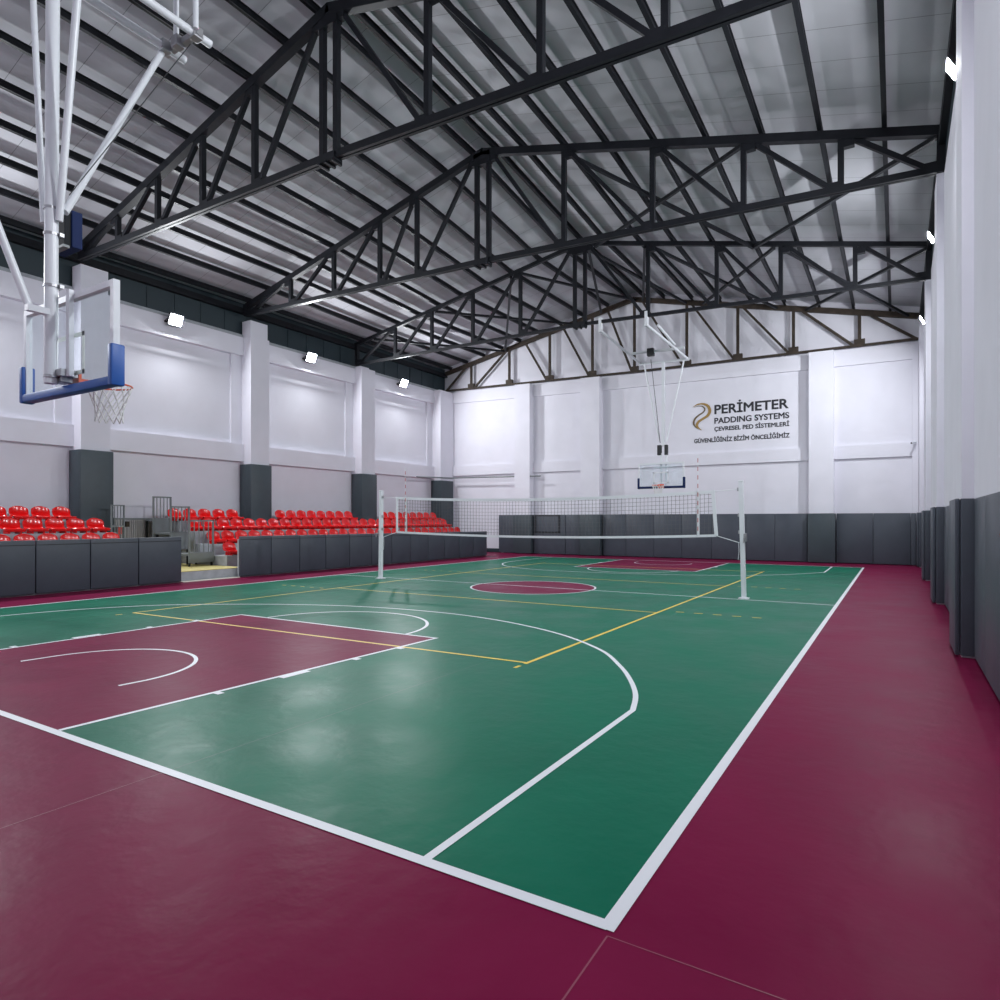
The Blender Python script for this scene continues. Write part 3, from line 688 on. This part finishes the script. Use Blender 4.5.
# ------------------------------------------------------------------ floodlights
def flood(x, y, z, s, label, sc=1., arm=.27):
    """s=+1 on the seat side (shining to +x), -1 opposite."""
    t = thing('floodlight', label, 'floodlight', (x, y, z), 'floodlights along the side walls')
    d = V((s*.91, 0, -.41 if s > 0 else -.50)).normalized(); up = V((0,1,0)).cross(d).normalized()*(1 if s > 0 else -1)
    c = V((x, y, z)); yv = V((0,1,0))
    def blk(cc, w, h, th):
        a = yv*w/2; b = up*h/2; e = d*th/2
        return [cc-a-b-e, cc+a-b-e, cc+a-b+e, cc-a-b+e, cc-a+b-e, cc+a+b-e, cc+a+b+e, cc-a+b+e]
    MB().hexa(blk(c-d*.04, .54*sc, .44*sc, .06)).build('housing', 'black', t)
    MB().face([tuple(p) for p in (c-yv*.23*sc-up*.18*sc, c+yv*.23*sc-up*.18*sc, c+yv*.23*sc+up*.18*sc, c-yv*.23*sc+up*.18*sc)]).build('lens', 'lamp', t, recalc=False)
    lens = t.children[-1]
    if sc < 1: lens.data.materials[0] = M['lamp_small']
    n = lens.data.polygons[0].normal
    if n.dot(d) < 0: lens.data.flip_normals()
    b = MB()
    for q in (-1, 1): b.bar(c-d*.05+yv*q*.285*sc, c-V((s*arm,0,0))+yv*q*.285*sc+V((0,0,-.05)), .02, .03)
    b.bar(c-V((s*arm,0,.05))-yv*.29*sc, c-V((s*arm,0,.05))+yv*.29*sc, .03, .06)
    b.build('bracket', 'black', t)
fl_l = [(4.6,'outside the picture'),(11.1,'nearest the near hoop'),(17.5,'in the middle bay'),(23.9,'in the last bay')]
for y, nm_ in fl_l[1:]: flood(-21.30, y, 9.13, 1, 'bright floodlight on the wall above the red seats, '+nm_)
for y, z, nm_ in ((9.7,8.98,'highest in view'),(17.1,9.07,'second along'),(23.8,8.72,'farthest, near the corner')): flood(1.86, y, z, -1, 'bright floodlight on the wall opposite the seats, '+nm_, .65, .10)
flood(-21.30, 4.6, 9.13, 1, 'floodlight above the middle of the short stand')
flood(-21.30, -1.9, 9.13, 1, 'unseen floodlight added above the near end of the short stand')  # unseen lamp continuing the row's spacing, added to brighten the near left floor
flood(1.86, 3.4, 9.12, -1, 'floodlight above the nearest pads opposite the seats', .65, .10)

# ------------------------------------------------------------------ sign, camera, pipe on the far wall
sg = thing('wall_sign', 'company lettering with a gold curved emblem high on the far wall', 'wall sign', (-5, 28.18, 5.4))
def text(body, x0, x1, z0, h, m='ink'):
    cu = bpy.data.curves.new('lettering', 'FONT'); cu.body = body; cu.size = 1; cu.extrude = .004; cu.bevel_depth = .026; cu.bevel_resolution = 0
    to = bpy.data.objects.new('tmp', cu); COL.objects.link(to)
    d_ = bpy.context.evaluated_depsgraph_get(); me = bpy.data.meshes.new_from_object(to.evaluated_get(d_)); bpy.data.objects.remove(to)
    xs = [v.co.x for v in me.vertices]; mn, mxx = min(xs), max(xs)
    cap = .727
    for v in me.vertices:
        x, yy, zz = v.co
        v.co = (x0+(x-mn)/(mxx-mn)*(x1-x0), 28.242-zz*.3, z0+yy/cap*h)
    me.materials.clear(); me.materials.append(M[m])
    o = bpy.data.objects.new('lettering', me); COL.objects.link(o); o.parent = sg; o.matrix_parent_inverse = Matrix.Translation(sg.location).inverted(); return o
text('PER\u0130METER', -6.16, -2.95, 6.80, .43)
text('PADDING SYSTEMS', -6.16, -2.93, 6.35, .27)
text('\u00c7EVRESEL PED S\u0130STEMLER\u0130', -6.16, -2.93, 6.00, .195)
text('G\u00dcVENL\u0130\u011e\u0130N\u0130Z B\u0130Z\u0130M \u00d6NCEL\u0130\u011e\u0130M\u0130Z', -7.10, -2.91, 5.49, .20)
def ribbon(pts, m, d):
    """pts: (x, z, half width) along the stroke."""
    c = catmull([(p[0], p[1]) for p in pts], 8); wv = catmull([(p[2], 0) for p in pts], 8)
    b = MB(); L, R = [], []
    for i, p in enumerate(c):
        a = V(c[max(i-1,0)]); e = V(c[min(i+1,len(c)-1)]); t = (e-a).normalized(); n = V((-t.y, t.x)); w = max(.004, wv[i][0]*.8)
        L.append(V(p)+n*w); R.append(V(p)-n*w)
    for i in range(len(c)-1):
        q = [L[i], L[i+1], R[i+1], R[i]]
        b.hexa([(v.x, 28.235-d, v.y) for v in q]+[(v.x, 28.247, v.y) for v in q])
    b.build('emblem', m, sg)
ribbon([(-7.16,7.20,.005),(-6.95,7.31,.035),(-6.68,7.32,.055),(-6.46,7.20,.075),(-6.37,6.97,.085),(-6.46,6.76,.075),(-6.68,6.62,.065),(-6.88,6.50,.07),(-6.97,6.34,.07),(-6.90,6.20,.05),(-6.74,6.08,.005)], 'gold', .010)
ribbon([(-7.10,7.19,.004),(-6.90,7.24,.018),(-6.70,7.20,.03),(-6.60,7.06,.035),(-6.68,6.92,.035),(-6.88,6.80,.04),(-7.06,6.64,.05),(-7.12,6.44,.05),(-7.05,6.28,.035),(-6.90,6.14,.004)], 'gold2', .006)
t = thing('security_camera', 'small white camera on the far corner pillar above the pads', 'camera', (1.75, 27.9, 4.9))
MB().rbox(1.70,1.80,27.90,27.98,4.90,5.00,.01).build('mount', 'whitemetal', t)
MB().tube([(1.75,27.90,4.95),(1.62,27.72,4.90)], .045, 10).build('body', 'whitemetal', t)
MB().tube([(1.62,27.72,4.90),(1.615,27.712,4.898)], .035, 10).build('eye', 'black', t)
tag(MB().tube([(-21.0,24.6,4.17),(-21.0,27.80,4.28),(-20.9,27.85,4.28),(-15.15,27.85,4.20)], .04, 8).build('wall_pipe', 'greymetal'), 'thin grey pipe running along the far wall toward the seat corner', 'pipe')

# ------------------------------------------------------------------ world, camera, view
w = bpy.data.worlds.new('World'); S.world = w; w.use_nodes = True
w.node_tree.nodes['Background'].inputs['Color'].default_value = (.8, .85, 1, 1); w.node_tree.nodes['Background'].inputs['Strength'].default_value = .3
cam = bpy.data.cameras.new('Camera'); co = bpy.data.objects.new('Camera', cam); COL.objects.link(co)
cam.sensor_width = 36; cam.sensor_fit = 'HORIZONTAL'; cam.lens = 645/1000*36
cam.shift_x = 0; cam.shift_y = .0199
cam.clip_start = .05; cam.clip_end = 200
co.location = (1.138, -2.769, 1.835); co.rotation_euler = (PI/2, 0, .552)
S.camera = co
S.view_settings.view_transform = 'Standard'; S.view_settings.look = 'None'; S.view_settings.exposure = .42; S.view_settings.gamma = 1
S.view_settings.use_curve_mapping = False
S.cycles.use_denoising = True
